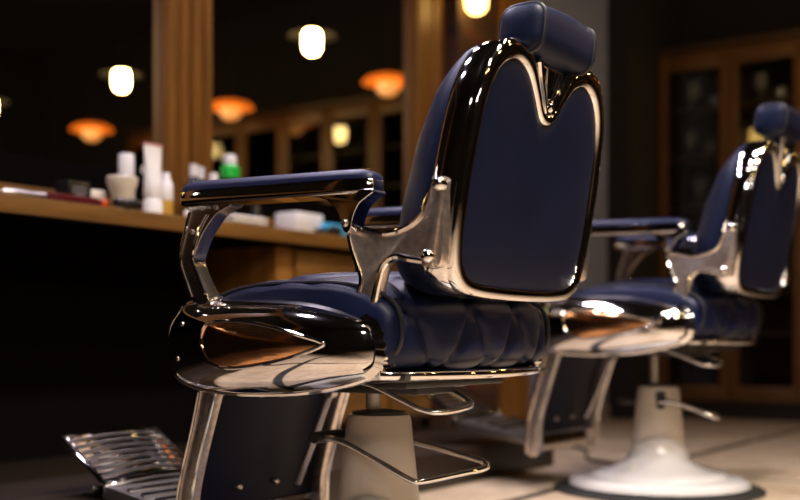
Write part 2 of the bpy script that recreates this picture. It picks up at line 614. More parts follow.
# ------------------------------------------------------------------ lamps
def point(name, parent, loc, power, color, size=0.05):
    d = bpy.data.lights.new(name, 'POINT')
    d.energy = power
    d.color = color
    d.shadow_soft_size = size
    o = bpy.data.objects.new(name, d)
    COL.objects.link(o)
    o.parent = parent
    o.location = loc
    return o


def jar_pendant(x, y, z, label, group='jar pendant lamps'):
    r = empty('pendant_lamp', (x, y, z))
    MB().tube([(0, 0, 0.12), (0, 0, 3.25 - z)], 0.004, 6).build('cord', M['black'], r)
    MB().lathe([(0.0, 0.135), (0.022, 0.13), (0.026, 0.09), (0.036, 0.085), (0.036, 0.068), (0.0, 0.068)], (0, 0, 0), 20).build('cap', M['lamp_grey'], r)
    MB().lathe([(0.036, 0.085), (0.10, 0.060), (0.150, 0.035), (0.152, 0.031), (0.10, 0.055), (0.036, 0.078)], (0, 0, 0), 32).build('reflector_shade', M['lamp_grey'], r)
    MB().lathe([(0.0, -0.085), (0.026, -0.080), (0.046, -0.062), (0.053, -0.030), (0.053, 0.03), (0.045, 0.055), (0.034, 0.066), (0.0, 0.066)], (0, 0, 0), 24).build('glass_jar', M['bulb'], r)
    tag(r, label, 'lamp', group)
    return r


jar_pendant(-1.29, 5.28, 2.30, 'jar pendant lamp mirrored just left of the right-hand orange lamp')
jar_pendant(0.45, 5.30, 2.30, 'jar pendant lamp mirrored in the left-hand mirror')
jar_pendant(1.97, 5.30, 2.30, 'jar pendant lamp mirrored at the left picture edge')
k = 0
for x, y in ((0.55, 0.6), (0.55, 2.0), (0.55, 3.3), (1.9, -0.6), (1.9, 1.3), (1.9, 3.0)):
    jar_pendant(x, y, 2.30, 'warm jar pendant lamp hanging on the camera side of the barber chairs')


def copper_pendant(x, y, z, label):
    r = empty('pendant_lamp', (x, y, z))
    MB().tube([(0, 0, 0.07), (0, 0, 3.25 - z)], 0.004, 6).build('cord', M['black'], r)
    MB().lathe([(0.0, 0.046), (0.022, 0.045), (0.035, 0.040), (0.100, 0.034), (0.150, 0.016), (0.175, -0.010), (0.178, -0.016)], (0, 0, 0), 40).build('lamp_shade', M['copper_shade'], r)
    MB().lathe([(0.176, -0.017), (0.172, -0.011), (0.147, 0.012), (0.098, 0.029), (0.035, 0.035), (0.0, 0.036)], (0, 0, 0), 40).build('shade_lining', M['shade_in'], r)
    MB().lathe([(0.0, -0.108), (0.040, -0.101), (0.072, -0.076), (0.084, -0.045), (0.070, -0.015), (0.035, 0.002), (0.0, 0.006)], (0, 0, 0), 28).build('globe_bulb', M['globe'], r)
    point('bulb_light', r, (0.0, 0, 0.022), 1.0, (1.0, 0.42, 0.10), 0.008)
    tag(r, label, 'lamp', 'orange copper pendant lamps')


copper_pendant(-1.22, 6.18, 2.24, 'orange copper pendant lamp mirrored beside the right-hand frame post')
copper_pendant(0.24, 6.18, 2.24, 'orange copper pendant lamp mirrored next to the left-hand frame post')
copper_pendant(1.82, 6.18, 2.24, 'orange copper pendant lamp mirrored furthest left, above the white bottles')

# wall lamp on the brick pier
wl = empty('wall_lamp', (-2.70, 4.43, 2.12))
MB().lathe([(0.045, 0.0), (0.045, 0.012), (0.02, 0.016)], (0, 0, 0), 24, 'x').build('wall_plate', M['lamp_grey'], wl)
MB().tube([(0.01, 0, 0), (0.04, 0, 0.02), (0.062, 0, 0.01)], 0.009).build('arm', M['lamp_grey'], wl)
MB().lathe([(0.0, 0.02), (0.03, 0.018), (0.036, -0.01), (0.0, -0.01)], (0.062, 0, 0), 20).build('cap', M['lamp_grey'], wl)
MB().lathe([(0.0, -0.135), (0.03, -0.130), (0.048, -0.11), (0.054, -0.06), (0.045, -0.022), (0.034, -0.011), (0.0, -0.011)], (0.062, 0, 0), 24).build('glass_jar', M['bulb_wall'], wl)
tag(wl, 'bright warm wall lamp on the brick pier above the nearest chair back', 'lamp')


# ------------------------------------------------------------------ barber chair
PHI_HUMP = 1.95


def barber_chair(X, Y, up, head_up, rz, label, turned=False):
    R = empty('barber_chair', (X, Y, 0), PI + rz)

    # ---- base
    b = MB()
    b.lathe([(0.0, 0.0), (0.325, 0.0), (0.33, 0.006), (0.318, 0.013), (0.0, 0.013)], seg=64)
    b.build('floor_ring', M['rubber'], R)
    b = MB()
    b.lathe([(0.0, 0.013), (0.276, 0.013), (0.285, 0.020), (0.280, 0.034), (0.262, 0.043), (0.225, 0.049), (0.0, 0.049)], seg=72)
    seg = 72
    rings = []
    for i in range(15):
        t = i / 14
        ring = []
        for q in range(seg):
            a = 2 * PI * q / seg
            hump = max(0.0, math.cos((a - PHI_HUMP) * 0.5)) ** 5
            h = 0.040 + 0.072 * hump
            rr = 0.098 + (0.222 - 0.098) * (1 - t) ** 2.3
            if t < 0.05:
                rr = 0.222
            ring.append((rr * math.cos(a), rr * math.sin(a), 0.047 + t * h + 0.010 * min(1, t * 14)))
        rings.append(ring)
    inner = [(p[0] * 0.90, p[1] * 0.90, p[2] + 0.006) for p in rings[-1]]
    inner2 = [(p[0] * 0.55, p[1] * 0.55, p[2] - 0.004) for p in rings[-1]]
    b.ring_loft(rings + [inner, inner2], True, True)
    b.build('pedestal_base', M['enamel'], R)
    col = MB()
    col.lathe([(0.094, 0.05), (0.090, 0.10), (0.083, 0.16), (0.073, 0.25), (0.066, 0.318), (0.062, 0.330), (0.054, 0.332), (0.0, 0.332)], seg=48)
    col = col.build('pedestal_column', M['column'], R)
    # lever slot on the camera side of the column
    sl = []
    for zz, hw in ((0.262, 0.10), (0.270, 0.19), (0.285, 0.22), (0.318, 0.22)):
        ro = interp([(0.25, 0.0738), (0.32, 0.0666)], zz)
        a0 = 2.05
        sl.append([((ro + d) * math.cos(a0 + hw * u), (ro + d) * math.sin(a0 + hw * u), zz)
                   for u, d in ((-1, -0.01), (-1, 0.0008), (-0.5, 0.0012), (0, 0.0012), (0.5, 0.0012), (1, 0.0008), (1, -0.01))])
    if turned:
        MB().ring_loft(sl, True, True).build('lever_slot', M['rubber'], col)
    MB().lathe([(0.055, 0.331), (0.055, 0.336), (0.024, 0.340), (0.0, 0.340)], seg=32).build('column_cap', M['black'], R)
    MB().lathe([(0.0155, 0.33), (0.0155, 0.44 + up)], (0.014, 0, 0), seg=24).build('lift_piston', M['dull'], R)
    # pump lever
    lv = cat([(0.085, 0.085, 0.285), (0.02, 0.092, 0.278), (-0.06, 0.092, 0.248), (-0.135, 0.088, 0.2155), (-0.155, 0.075, 0.212),
              (-0.185, 0.0, 0.2195), (-0.208, -0.06, 0.226), (-0.206, -0.082, 0.232), (-0.180, -0.092, 0.240), (-0.08, -0.092, 0.258), (0.02, -0.092, 0.275), (0.06, -0.085, 0.282)], 6, False)
    if turned:
        lv = cat([(-0.03, 0.072, 0.285), (-0.095, 0.062, 0.281), (-0.190, 0.05, 0.246), (-0.197, 0.0, 0.240), (-0.165, -0.055, 0.246), (-0.06, -0.06, 0.262)], 6, False)
    pl = MB().tube(lv, 0.0062, 10).build('pump_lever', M['chrome'], R)
    MB().tube([(0.085, -0.095, 0.285), (0.085, 0.105, 0.285)], 0.012, 12).build('lever_clamp', M['black'], pl)
    MB().tube([(0.085, 0.0, 0.285), (0.04, 0.0, 0.285)], 0.010, 10).build('lever_shaft', M['black'], pl)

    # everything above moves with the lift: U carries no object of its own, only an offset
    def up_(pts):
        return [(p[0], p[1], p[2] + up) for p in pts]

    class UB(MB):
        def build(self, name, mat, parent=None, **kw):
            self.v = [(v[0], v[1], v[2] + up) for v in self.v]
            return super().build(name, mat, parent, **kw)

    # ---- underframe
    u = UB()
    u.box(-0.20, 0.20, -0.22, 0.22, 0.405, 0.425)
    u.box(-0.14, 0.15, -0.07, 0.07, 0.375, 0.41)
    u.box(-0.19, -0.12, -0.18, 0.18, 0.392, 0.41)
    u.build('underframe', M['black'], R, bevel=0.004)
    rc = cat([(-0.02, 0.115, 0.402), (-0.077, 0.12, 0.392), (-0.14, 0.12, 0.368), (-0.185, 0.118, 0.351), (-0.215, 0.10, 0.347), (-0.215, 0.03, 0.350), (-0.19, -0.05, 0.356), (-0.13, -0.07, 0.380)], 6, False)
    UB().tube(rc, 0.0055, 10).build('recline_lever', M['chrome'], R)

    # ---- seat cushion (diamond quilted)
    A, nx, ny = 0.0, 150, 110
    rings = []
    prof = []
    for q in range(nx):
        t = 2 * PI * q / nx
        prof.append((math.cos(t), math.sin(t)))
    for j in range(ny + 1):
        s = -1 + 2 * j / ny
        y = 0.292 * s
        e = max(0.0, 1 - abs(s) ** 9) ** 0.4
        crown = 0.028 * (1 - s * s)
        ring = []
        for ca, sa in prof:
            n = 2.0 / (2.7 if sa > 0 else 4.5)
            px = math.copysign(abs(ca) ** n, ca)
            pz = math.copysign(abs(sa) ** n, sa)
            ax = (0.226 + 0.042 * (1 - s * s)) if ca < 0 else 0.245
            x = -0.012 + px * ax * (0.90 + 0.10 * e)
            zt = 0.076 + crown + 0.012 * (1 - px * px)
            z = 0.500 + pz * (zt if sa > 0 else 0.083) * (0.80 + 0.20 * e)
            # quilting
            uu = (x * 1.0 if sa > 0.55 else (-0.26 - (0.55 - z) * 0.9 if ca < 0 else x))
            if sa > -0.75:
                p = 0.165
                d1 = abs(((uu * 0.62 + y) / p) % 1.0 - 0.5) * p
                d2 = abs(((uu * 0.62 - y) / p) % 1.0 - 0.5) * p
                g = 0.007 * (math.exp(-(d1 / 0.011) ** 2) + math.exp(-(d2 / 0.011) ** 2))
                puff = 0.003 * (1 - math.exp(-(min(d1, d2) / 0.03) ** 2))
                g = min(g, 0.012) * min(1, (1 - abs(s)) * 9) - puff * min(1, (1 - abs(s)) * 9)
                L = math.hypot(ca, sa)
                x -= ca / L * g
                z -= sa / L * g
            ring.append((x, y, z))
        rings.append(ring)
    seat = UB().ring_loft(rings, True, True).build('seat_cushion', M['navy_seat'], R, sharp=70)
    for sgn in (1, -1):
        pp = []
        for q in range(60):
            t = 2 * PI * q / 60
            n = 2.0 / 2.7
            px = math.copysign(abs(math.cos(t)) ** n, math.cos(t))
            pz = math.copysign(abs(math.sin(t)) ** n, math.sin(t))
            ax = 0.233 if px < 0 else 0.246
            pp.append((-0.012 + px * ax, sgn * 0.272, 0.500 + pz * (0.086 if pz > 0 else 0.084)))
        UB().tube(pp, 0.0045, 8, True).build('piping', M['piping'], seat)
    tr = cat([(-0.205, 0.285, 0.420), (-0.252, 0.20, 0.419), (-0.280, 0.0, 0.418), (-0.252, -0.20, 0.419), (-0.205, -0.285, 0.420)], 8, False)
    UB().tube(tr, 0.0085, 10).build('seat_trim', M['chrome'], R)
    UB().prism([(-0.17, 0.424), (-0.245, 0.424), (-0.242, 0.412), (-0.17, 0.404)], -0.26, 0.26).build('seat_pan', M['black'], R, bevel=0.003)

    # ---- side shells
    OUT = [(0.292, 0.53), (0.311, 0.505), (0.317, 0.471), (0.311, 0.438), (0.292, 0.407), (0.240, 0.388), (0.16, 0.38), (0.083, 0.379), (-0.037, 0.386), (-0.151, 0.407), (-0.202, 0.43), (-0.213, 0.456), (-0.211, 0.485), (-0.194, 0.513), (-0.129, 0.538), (-0.037, 0.555), (0.083, 0.561), (0.193, 0.56), (0.264, 0.551)]
    OL = cat(OUT, 6)
    cx, cz = 0.02, 0.474
    TEAR = [(0.171, 0.472), (0.165, 0.503), (0.140, 0.514), (0.070, 0.5145), (0.0, 0.506), (-0.070, 0.490), (-0.112, 0.4785), (-0.113, 0.4705), (-0.055, 0.451), (0.014, 0.438), (0.099, 0.430), (0.150, 0.440)]
    TL = cat(TEAR, 6)
    tcx, tcz = 0.055, 0.473
    angs = [math.atan2(z - cz, x - cx) for x, z in OL]

    def krad(x, z):
        a = math.atan2(z - cz, x - cx)
        r = math.hypot(x - cx, z - cz)
        best = min(range(len(OL)), key=lambda i: abs(math.atan2(math.sin(angs[i] - a), math.cos(angs[i] - a))))
        i0, i1 = best, (best + 1) % len(OL)
        ro = math.hypot(OL[i0][0] - cx, OL[i0][1] - cz)
        return r / ro

    Y0, DY = 0.272, 0.070

    def bulge(kk):
        return Y0 + DY * (1 - min(1, kk) ** 2.4) ** 0.60

    for sgn in (1, -1):
        sb = UB()
        rings = [[(cx + (x - cx) * 0.97, sgn * (Y0 - 0.020), cz + (z - cz) * 0.97) for x, z in OL]]
        for kk in (1.0, 0.985, 0.965, 0.94, 0.91, 0.87, 0.82, 0.76, 0.69, 0.61, 0.52, 0.42, 0.31, 0.2, 0.1):
            rings.append([(cx + (x - cx) * kk, sgn * bulge(kk), cz + (z - cz) * kk) for x, z in OL])
        sb.dome(rings, (cx, sgn * bulge(0), cz))
        sb.f.append(tuple(range(len(OL))))
        sh = sb.build('side_shell', M['chrome'], R, sharp=60)
        UB().tube([(x, sgn * (Y0 + 0.002), z) for x, z in OL], 0.0058, 8, True).build('rim_bead', M['chrome'], sh)
        # teardrop inset
        tb = [(x, sgn * (bulge(krad(x, z)) + 0.0015), z) for x, z in TL]
        UB().tube(tb, 0.0038, 8, True).build('inset_rim', M['chrome'], sh)
        rings = []
        for kk in (0.99, 0.93, 0.85, 0.74, 0.6, 0.44, 0.26):
            ring = []
            for x, z in TL:
                xx, zz = tcx + (x - tcx) * kk, tcz + (z - tcz) * kk
                ring.append((xx, sgn * (bulge(krad(xx, zz)) + 0.0012 + 0.004 * (1 - kk ** 2)), zz))
            rings.append(ring)
        UB().dome(rings, (tcx, sgn * (bulge(krad(tcx, tcz)) + 0.0052), tcz)).build('inset_panel', M['copper'], sh)['label'] = 'copper-coloured teardrop panel'
        # screws near the front
        for x, z in ((0.240, 0.512), (0.254, 0.445)):
            yy = bulge(krad(x, z))
            UB().lathe([(0.0, sgn * (yy + 0.003)), (0.003, sgn * (yy + 0.0028)), (0.0045, sgn * (yy + 0.001)), (0.0045, sgn * (yy - 0.004))], (x, 0, z), 12, 'y').build('screw', M['dull'], sh)
        # ribbed collar on the rear tip
        arc = [p for p in OL if p[0] < -0.175]
        arc.sort(key=lambda p: -p[1])
        ring_r = []
        for i, (x, z) in enumerate(arc):
            dx, dz = x - (-0.12), z - 0.470
            L = math.hypot(dx, dz)
            ux, uz = dx / L, dz / L
            h0, h1 = -0.004, 0.0085 + 0.0022 * (1 if (i // 2) % 2 else 0)
            ring_r.append([(x + ux * h0, sgn * 0.262, z + uz * h0), (x + ux * h1, sgn * 0.262, z + uz * h1), (x + ux * h1, sgn * 0.292, z + uz * h1), (x + ux * h0, sgn * 0.300, z + uz * h0)])
        UB().ring_loft(ring_r, True, True).build('rear_collar', M['chrome'], sh, sharp=25)

        # ---- armrest
        ar = empty('armrest', (0, 0, 0))
        COL.objects.unlink(ar)
        bpy.data.objects.remove(ar)
        N = 72
        plan = []
        for q in range(N):
            t = 2 * PI * q / N
            n = 2.0 / 4.5
            px = math.copysign(abs(math.cos(t)) ** n, math.cos(t))
            py = math.copysign(abs(math.sin(t)) ** n, math.sin(t))
            plan.append((0.034 + 0.234 * px, 0.277 + 0.035 * py))

        def az(x):
            return 0.010 * (x + 0.24) / 0.48

        def lay(kx, z):
            c0, c1 = 0.034, 0.277
            return [(c0 + (x - c0) * (1 - (1 - kx) * 0.28), sgn * (c1 + (y - c1) * kx), z + az(x)) for x, y in plan]
        band = UB().ring_loft([lay(0.80, 0.7335), lay(0.93, 0.7330), lay(0.985, 0.7355), lay(1.0, 0.7395), lay(1.0, 0.7565), lay(0.97, 0.7595)], True, True)
        band = band.build('armrest', M['chrome'], R, sharp=35)
        rr = [lay(0.985, 0.7590)]
        for kk in (0.97, 0.92, 0.84, 0.72, 0.55, 0.35, 0.15):
            rr.append(lay(kk, 0.7595 + 0.020 * (1 - kk ** 3) ** 0.5))
        UB().ring_loft(rr, False, True).build('armrest_pad', M['navy_seat'], band)
        # front arm post
        ol = [(0.236, 0.555), (0.262, 0.612), (0.272, 0.643), (0.258, 0.687), (0.243, 0.725), (0.246, 0.741), (0.135, 0.738), (0.168, 0.724), (0.192, 0.704), (0.214, 0.678), (0.233, 0.638), (0.222, 0.608), (0.193, 0.555)]
        y0, y1 = sorted((sgn * 0.266, sgn * 0.300))
        po = UB().prism(cat([(x - 0.008, z) for x, z in ol], 3), y0, y1).build('front_arm_post', M['post'], R, bevel=0.005, seg=3)
        UB().tube(cat([(0.193, sgn * 0.301, 0.57), (0.220, sgn * 0.301, 0.620), (0.228, sgn * 0.301, 0.643), (0.214, sgn * 0.301, 0.685), (0.188, sgn * 0.301, 0.722)], 5, False), 0.0035, 8).build('raised_edge', M['chrome'], po)
        UB().tube(cat([(0.232, sgn * 0.301, 0.565), (0.256, sgn * 0.301, 0.615), (0.262, sgn * 0.301, 0.643), (0.249, sgn * 0.301, 0.685), (0.234, sgn * 0.301, 0.728)], 5, False), 0.0035, 8).build('raised_edge', M['chrome'], po)
        for x, z in ((0.228, 0.690), (0.165, 0.7335)):
            UB().lathe([(0.0, sgn * 0.305), (0.004, sgn * 0.3045), (0.005, sgn * 0.302), (0.005, sgn * 0.297)], (x, 0, z), 12, 'y').build('screw', M['dull'], po)
        # rear bracket: cast plate running to the backrest
        pl_ = [(-0.145, 0.672), (-0.180, 0.676), (-0.222, 0.666), (-0.263, 0.671), (-0.300, 0.690), (-0.318, 0.723), (-0.330, 0.750), (-0.350, 0.752), (-0.356, 0.728), (-0.345, 0.646), (-0.337, 0.606),
               (-0.312, 0.606), (-0.280, 0.615), (-0.250, 0.621), (-0.228, 0.610), (-0.217, 0.584), (-0.207, 0.542), (-0.196, 0.508), (-0.167, 0.512), (-0.163, 0.551), (-0.172, 0.586), (-0.162, 0.617), (-0.151, 0.647)]
        y0, y1 = sorted((sgn * 0.258, sgn * 0.283))
        br = UB().prism(cat([(max(x + 0.010, -0.336), z) for x, z in pl_], 3), y0, y1).build('rear_arm_bracket', M['cast'], R, bevel=0.004, seg=2)
        yb = sgn * 0.283
        UB().tube(cat([(-0.140, yb, 0.672), (-0.170, yb, 0.674), (-0.212, yb, 0.664), (-0.253, yb, 0.669), (-0.289, yb, 0.688), (-0.306, yb, 0.722), (-0.318, yb, 0.748)], 5, False), 0.0055, 8).build('top_bead', M['chrome'], br)
        UB().tube(cat([(-0.320, yb, 0.610), (-0.270, yb, 0.618), (-0.238, yb, 0.624), (-0.214, yb, 0.610), (-0.202, yb, 0.580), (-0.192, yb, 0.542), (-0.180, yb, 0.510)], 5, False), 0.0065, 8).build('lower_bead', M['chrome'], br)
        UB().tube(cat([(-0.139, yb, 0.665), (-0.144, yb, 0.645), (-0.155, yb, 0.617), (-0.166, yb, 0.588), (-0.158, yb, 0.552), (-0.161, yb, 0.514)], 5, False), 0.0042, 8).build('front_bead', M['chrome'], br)
        ms = [(-0.317, 0.606), (-0.339, 0.602), (-0.362, 0.752), (-0.340, 0.756)]
        y0, y1 = sorted((sgn * 0.280, sgn * 0.290))
        UB().prism([(x + 0.022, z) for x, z in ms], y0, y1).build('mounting_strip', M['cast'], br, bevel=0.003)
        for x, z in ((-0.348, 0.741), (-0.326, 0.622)):
            UB().lathe([(0.0, sgn * 0.299), (0.006, sgn * 0.2985), (0.0105, sgn * 0.295), (0.0125, sgn * 0.290), (0.0125, sgn * 0.280)], (x + 0.018, 0, z), 20, 'y').build('bolt', M['chrome'], br)
        hg = [(-0.070, 0.740), (-0.105, 0.728), (-0.130, 0.705), (-0.143, 0.672), (-0.157, 0.670), (-0.164, 0.695), (-0.178, 0.718), (-0.205, 0.740)]
        y0, y1 = sorted((sgn * 0.266, sgn * 0.305))
        h = UB().prism(cat(hg, 3), y0, y1).build('armrest_hinge', M['chrome'], R, bevel=0.005, seg=3)
        UB().lathe([(0.0, sgn * 0.311), (0.005, sgn * 0.3105), (0.007, sgn * 0.307), (0.007, sgn * 0.30)], (-0.147, 0, 0.685), 14, 'y').build('screw', M['dull'], h)

    # ---- backrest
    def bx(z, d):
        return -0.325 - 0.178 * (z - 0.58) + d

    I_h = [(0, .876), (.028, .886), (.060, .922), (.095, .955), (.14, .969), (.182, .957), (.212, .928), (.232, .88), (.240, .80), (.243, .72), (.240, .66), (.228, .612), (.20, .588), (.15, .579), (.07, .576)]
    O_h = [(0, .898), (.020, .905), (.046, .940), (.085, .974), (.142, .991), (.198, .980), (.238, .944), (.262, .888), (.272, .80), (.275, .72), (.272, .65), (.257, .596), (.220, .566), (.155, .557), (.07, .554)]
    S_h = [(0, .925), (.025, .928), (.056, .945), (.092, .972), (.142, .987), (.196, .977), (.238, .943), (.263, .888), (.274, .80), (.277, .72), (.274, .65), (.258, .597), (.220, .568), (.155, .559), (.07, .557)]

    def full(hh, bot):
        left = [(-y, z) for y, z in hh[1:]][::-1]
        return cat(hh + [(0, bot)] + left, 6)
    I_h, O_h, S_h = [[(y * 0.945, z) for y, z in h_] for h_ in (I_h, O_h, S_h)]
    O_h, S_h = [[(y, z + 0.012 * max(0.0, min(1.0, (z - 0.93) / 0.04)) * (1 if y > 0.07 else 0)) for y, z in h_] for h_ in (O_h, S_h)]
    I = full(I_h, .5755)
    O = full(O_h, .5535)
    S = full(S_h, .5565)
    c0 = (0.0, 0.775)

    def ring(P, kk, dfun):
        out = []
        for y, z in P:
            yy, zz = c0[0] + (y - c0[0]) * kk, c0[1] + (z - c0[1]) * kk
            out.append((bx(zz, dfun(zz)), yy, zz))
        return out
    # shell
    sh = UB().ring_loft([ring(S, 0.975, lambda z: 0.006), ring(S, 0.992, lambda z: 0.007), ring(S, 1.0, lambda z: 0.010), ring(S, 1.012, lambda z: 0.030), ring(S, 1.012, lambda z: 0.048), ring(S, 1.0, lambda z: 0.056), ring(S, 0.97, lambda z: 0.057)], True, True)
    sh = sh.build('backrest_shell', M['chrome'], R, sharp=50)
    th = lambda z: interp([(0.56, 0.15), (0.70, 0.13), (0.80, 0.118), (0.90, 0.100), (0.99, 0.078)], z)
    rr = [ring(S, 0.995, lambda z: 0.054)]
    for kk in (0.998, 0.985, 0.96, 0.92, 0.86, 0.78, 0.68, 0.55, 0.40, 0.22, 0.08):
        rr.append(ring(S, kk, lambda z, kk=kk: 0.056 + th(z) * (1 - kk ** 3.2) ** 0.5 if kk < 1 else 0.056))
    UB().ring_loft(rr, True, True).build('backrest_cushion', M['navy'], R, sharp=60)
    # rear frame band
    prof = [(0.0, 0.012), (0.0, 0.000), (0.10, -0.004), (0.35, -0.006), (0.70, -0.006), (0.92, -0.004), (1.0, 0.001), (1.0, 0.008)]
    rr = []
    for w, d in prof:
        r_ = []
        for (yo, zo), (yi, zi) in zip(O, I):
            y, z = yo + (yi - yo) * w, zo + (zi - zo) * w
            r_.append((bx(z, d), y, z))
        rr.append(r_)
    UB().ring_loft(rr).build('backrest_frame', M['chrome'], R, sharp=50)
    rr = []
    for kk in (1.0, 0.985, 0.96, 0.92, 0.85, 0.72, 0.55, 0.35, 0.15):
        rr.append(ring(I, kk, lambda z, kk=kk: 0.002 - 0.006 * (1 - kk ** 6)))
    UB().ring_loft(rr, False, True).build('backrest_panel', M['navy'], R, sharp=60)

    # ---- headrest and its carrier
    hu = head_up
    cr = [(-0.020, 0.893), (0.020, 0.893), (0.045, 0.932), (0.075, 0.968 + hu * 0.3), (0.060, 0.982 + hu), (-0.060, 0.982 + hu), (-0.075, 0.968 + hu * 0.3), (-0.045, 0.932)]
    pr = UB()
    pr.ring_loft([[(bx(z, 0.003), y, z) for y, z in cr], [(bx(z, 0.030), y, z) for y, z in cr]], True, True)
    ca = pr.build('headrest_carrier', M['chrome'], R, bevel=0.004)
    for s in (1, -1):
        UB().tube([(bx(z, -0.002), s * y, z) for y, z in ((0.012, 0.898), (0.030, 0.928), (0.050, 0.955), (0.064, 0.980 + hu))], [0.006, 0.006, 0.007, 0.008], 8).build('carrier_rib', M['chrome'], ca)
        UB().tube([(bx(z, 0.0), s * y, z) for y, z in ((0.006, 0.912), (0.016, 0.94), (0.024, 0.975 + hu))], 0.0035, 8).build('carrier_rib', M['chrome'], ca)
    UB().lathe([(0.0, -0.014), (0.006, -0.013), (0.0085, -0.009), (0.0085, 0.002)], (bx(0.912, 0.003), 0, 0.912), 16, 'x', 0.8, 1.5).build('knob', M['chrome'], ca)

    hx, hz = -0.385, 1.031 + hu
    N = 56

    def sect(y, k_, kz=1.0):
        out = []
        for q in range(N):
            t = 2 * PI * q / N
            n = 2.0 / 3.2
            px = math.copysign(abs(math.cos(t)) ** n, math.cos(t))
            pz = math.copysign(abs(math.sin(t)) ** n, math.sin(t))
            out.append((hx + 0.047 * px * k_ - 0.004 * pz, y * 0.83, hz + 0.0455 * pz * k_ * kz))
        return out
    rr = []
    for y, k_ in ((-0.140, 0.25), (-0.138, 0.55), (-0.134, 0.78), (-0.127, 0.92), (-0.118, 0.94), (-0.10, 0.97), (-0.06, 1.04), (0, 1.07), (0.06, 1.04), (0.10, 0.97), (0.118, 0.94), (0.127, 0.92), (0.134, 0.78), (0.138, 0.55), (0.140, 0.25)):
        rr.append(sect(y, k_))
    hr = UB().ring_loft(rr, True, True).build('headrest', M['navy'], R, sharp=60)
    for s in (1, -1):
        UB().tube(sect(s * 0.121, 0.95), 0.0042, 8, True).build('piping', M['piping'], hr)
        UB().tube([(hx, s * 0.03, 0.955), (hx, s * 0.03, hz - 0.03)], 0.007, 10).build('headrest_stem', M['chrome'], hr)

    # ---- leg rest
    for sgn in (1, -1):
        y0, y1 = sorted((sgn * 0.196, sgn * 0.222))
        lf = [(0.283, 0.425), (0.288, 0.375), (0.309, 0.296), (0.336, 0.211), (0.350, 0.150), (0.357, 0.060), (0.312, 0.060), (0.310, 0.150), (0.296, 0.213), (0.270, 0.297), (0.243, 0.375), (0.227, 0.425)]
        rl = UB().prism(cat(lf, 3), y0, y1).build('leg_rest_rail', M['cast'], R, bevel=0.004)
        for off, x_ in ((0, lf[1:6]), (1, lf[6:11])):
            UB().tube(cat([(x, sgn * 0.222, z) for x, z in x_], 4, False), 0.0042, 8).build('rail_bead', M['chrome'], rl)
    pn = []
    for x, z in cat([(0.275, 0.385), (0.300, 0.32), (0.322, 0.24), (0.336, 0.17), (0.341, 0.118)], 5, False):
        pn.append([(x, -0.197, z), (x + 0.030, -0.197, z), (x + 0.036, 0, z), (x + 0.030, 0.197, z), (x, 0.197, z), (x - 0.004, 0, z)])
    lp = UB().ring_loft(pn, True, True).build('leg_rest_panel', M['navy'], R, bevel=0.004)
    for y in (0.06, -0.06):
        UB().lathe([(0.0, -0.007), (0.005, -0.006), (0.008, -0.002), (0.008, 0.006)], (0.330, y, 0.163), 14, 'x').build('bolt', M['dull'], lp)
    UB().prism([(0.318, 0.062), (0.352, 0.062), (0.356, 0.112), (0.322, 0.112)], -0.20, 0.20).build('leg_rest_crossbar', M['chrome'], R, bevel=0.006)
    st = UB().tube([(0.150, -0.10, 0.39), (0.205, -0.10, 0.362), (0.250, -0.10, 0.26), (0.300, -0.10, 0.155)], 0.0075, 10)
    st.lathe([(0.0, -0.012), (0.014, -0.010), (0.014, 0.010), (0.0, 0.012)], (0.205, -0.10, 0.365), 16, 'y')
    st.build('leg_rest_strut', M['dull'], R)
    # ---- footrest
    UB().prism([(0.350, 0.070), (0.350, 0.100), (0.66, 0.150), (0.67, 0.120)], -0.150, 0.150).build('footrest_bridge', M['satin'], R, bevel=0.006)
    f0, f1 = Vector((0.655, 0, 0.150)), Vector((0.812, 0, 0.250))
    dv = (f1 - f0)
    nv = Vector((-dv.z, 0, dv.x)).normalized()
    pf = UB()
    r0 = []
    for i in range(9):
        s = -1 + i / 4
        a_ = f0 + Vector((0, 0.145 * s, 0)) + nv * 0.012 * (1 - s * s)
        b_ = f1 + Vector((0, 0.145 * s, 0)) + nv * 0.012 * (1 - s * s)
        r0.append([a_, b_, b_ - nv * 0.010, a_ - nv * 0.010])
    pf.ring_loft(r0, True, True)
    fp = pf.build('footrest_plate', M['satin'], R)
    rim = []
    for i in range(9):
        s = -1 + i / 4
        rim.append(f0 + Vector((0, 0.145 * s, 0)) + nv * 0.012 * (1 - s * s))
    for i in range(9):
        s = 1 - i / 4
        rim.append(f1 + Vector((0, 0.145 * s, 0)) + nv * 0.012 * (1 - s * s))
    UB().tube(rim, 0.007, 8, True).build('plate_rim', M['chrome'], fp)
    for q in range(8):
        t = 0.08 + 0.84 * q / 7
        pts = []
        for i in range(13):
            s = -1 + i / 6
            pts.append(f0 + dv * t + Vector((0, 0.140 * s, 0)) + nv * (0.003 + 0.013 * (1 - s * s)))
        UB().tube(pts, 0.0062, 8).build('rib', M['chrome'], fp)
    for q in range(3):
        pts = [(0.50 + q * 0.045, y, 0.1255 + q * 0.0073 + 0.003) for y in (-0.14, -0.07, 0, 0.07, 0.14)]
        UB().tube(pts, 0.006, 8).build('rib', M['chrome'], fp)
    UB().tube([(0.69, -0.16, 0.140), (0.69, 0.16, 0.140)], 0.008, 10).build('hinge_rod', M['dull'], fp)
    tag(R, label, 'chair', 'navy leather barber chairs')
    return R


barber_chair(-1.325, 1.838, 0.0, 0.0, 0.0, 'nearest navy leather and chrome barber chair, in sharp focus at the centre')
barber_chair(-1.343, 3.390, 0.055, 0.040, 0.0, 'second navy leather and chrome barber chair, blurred, standing behind on the right', True)

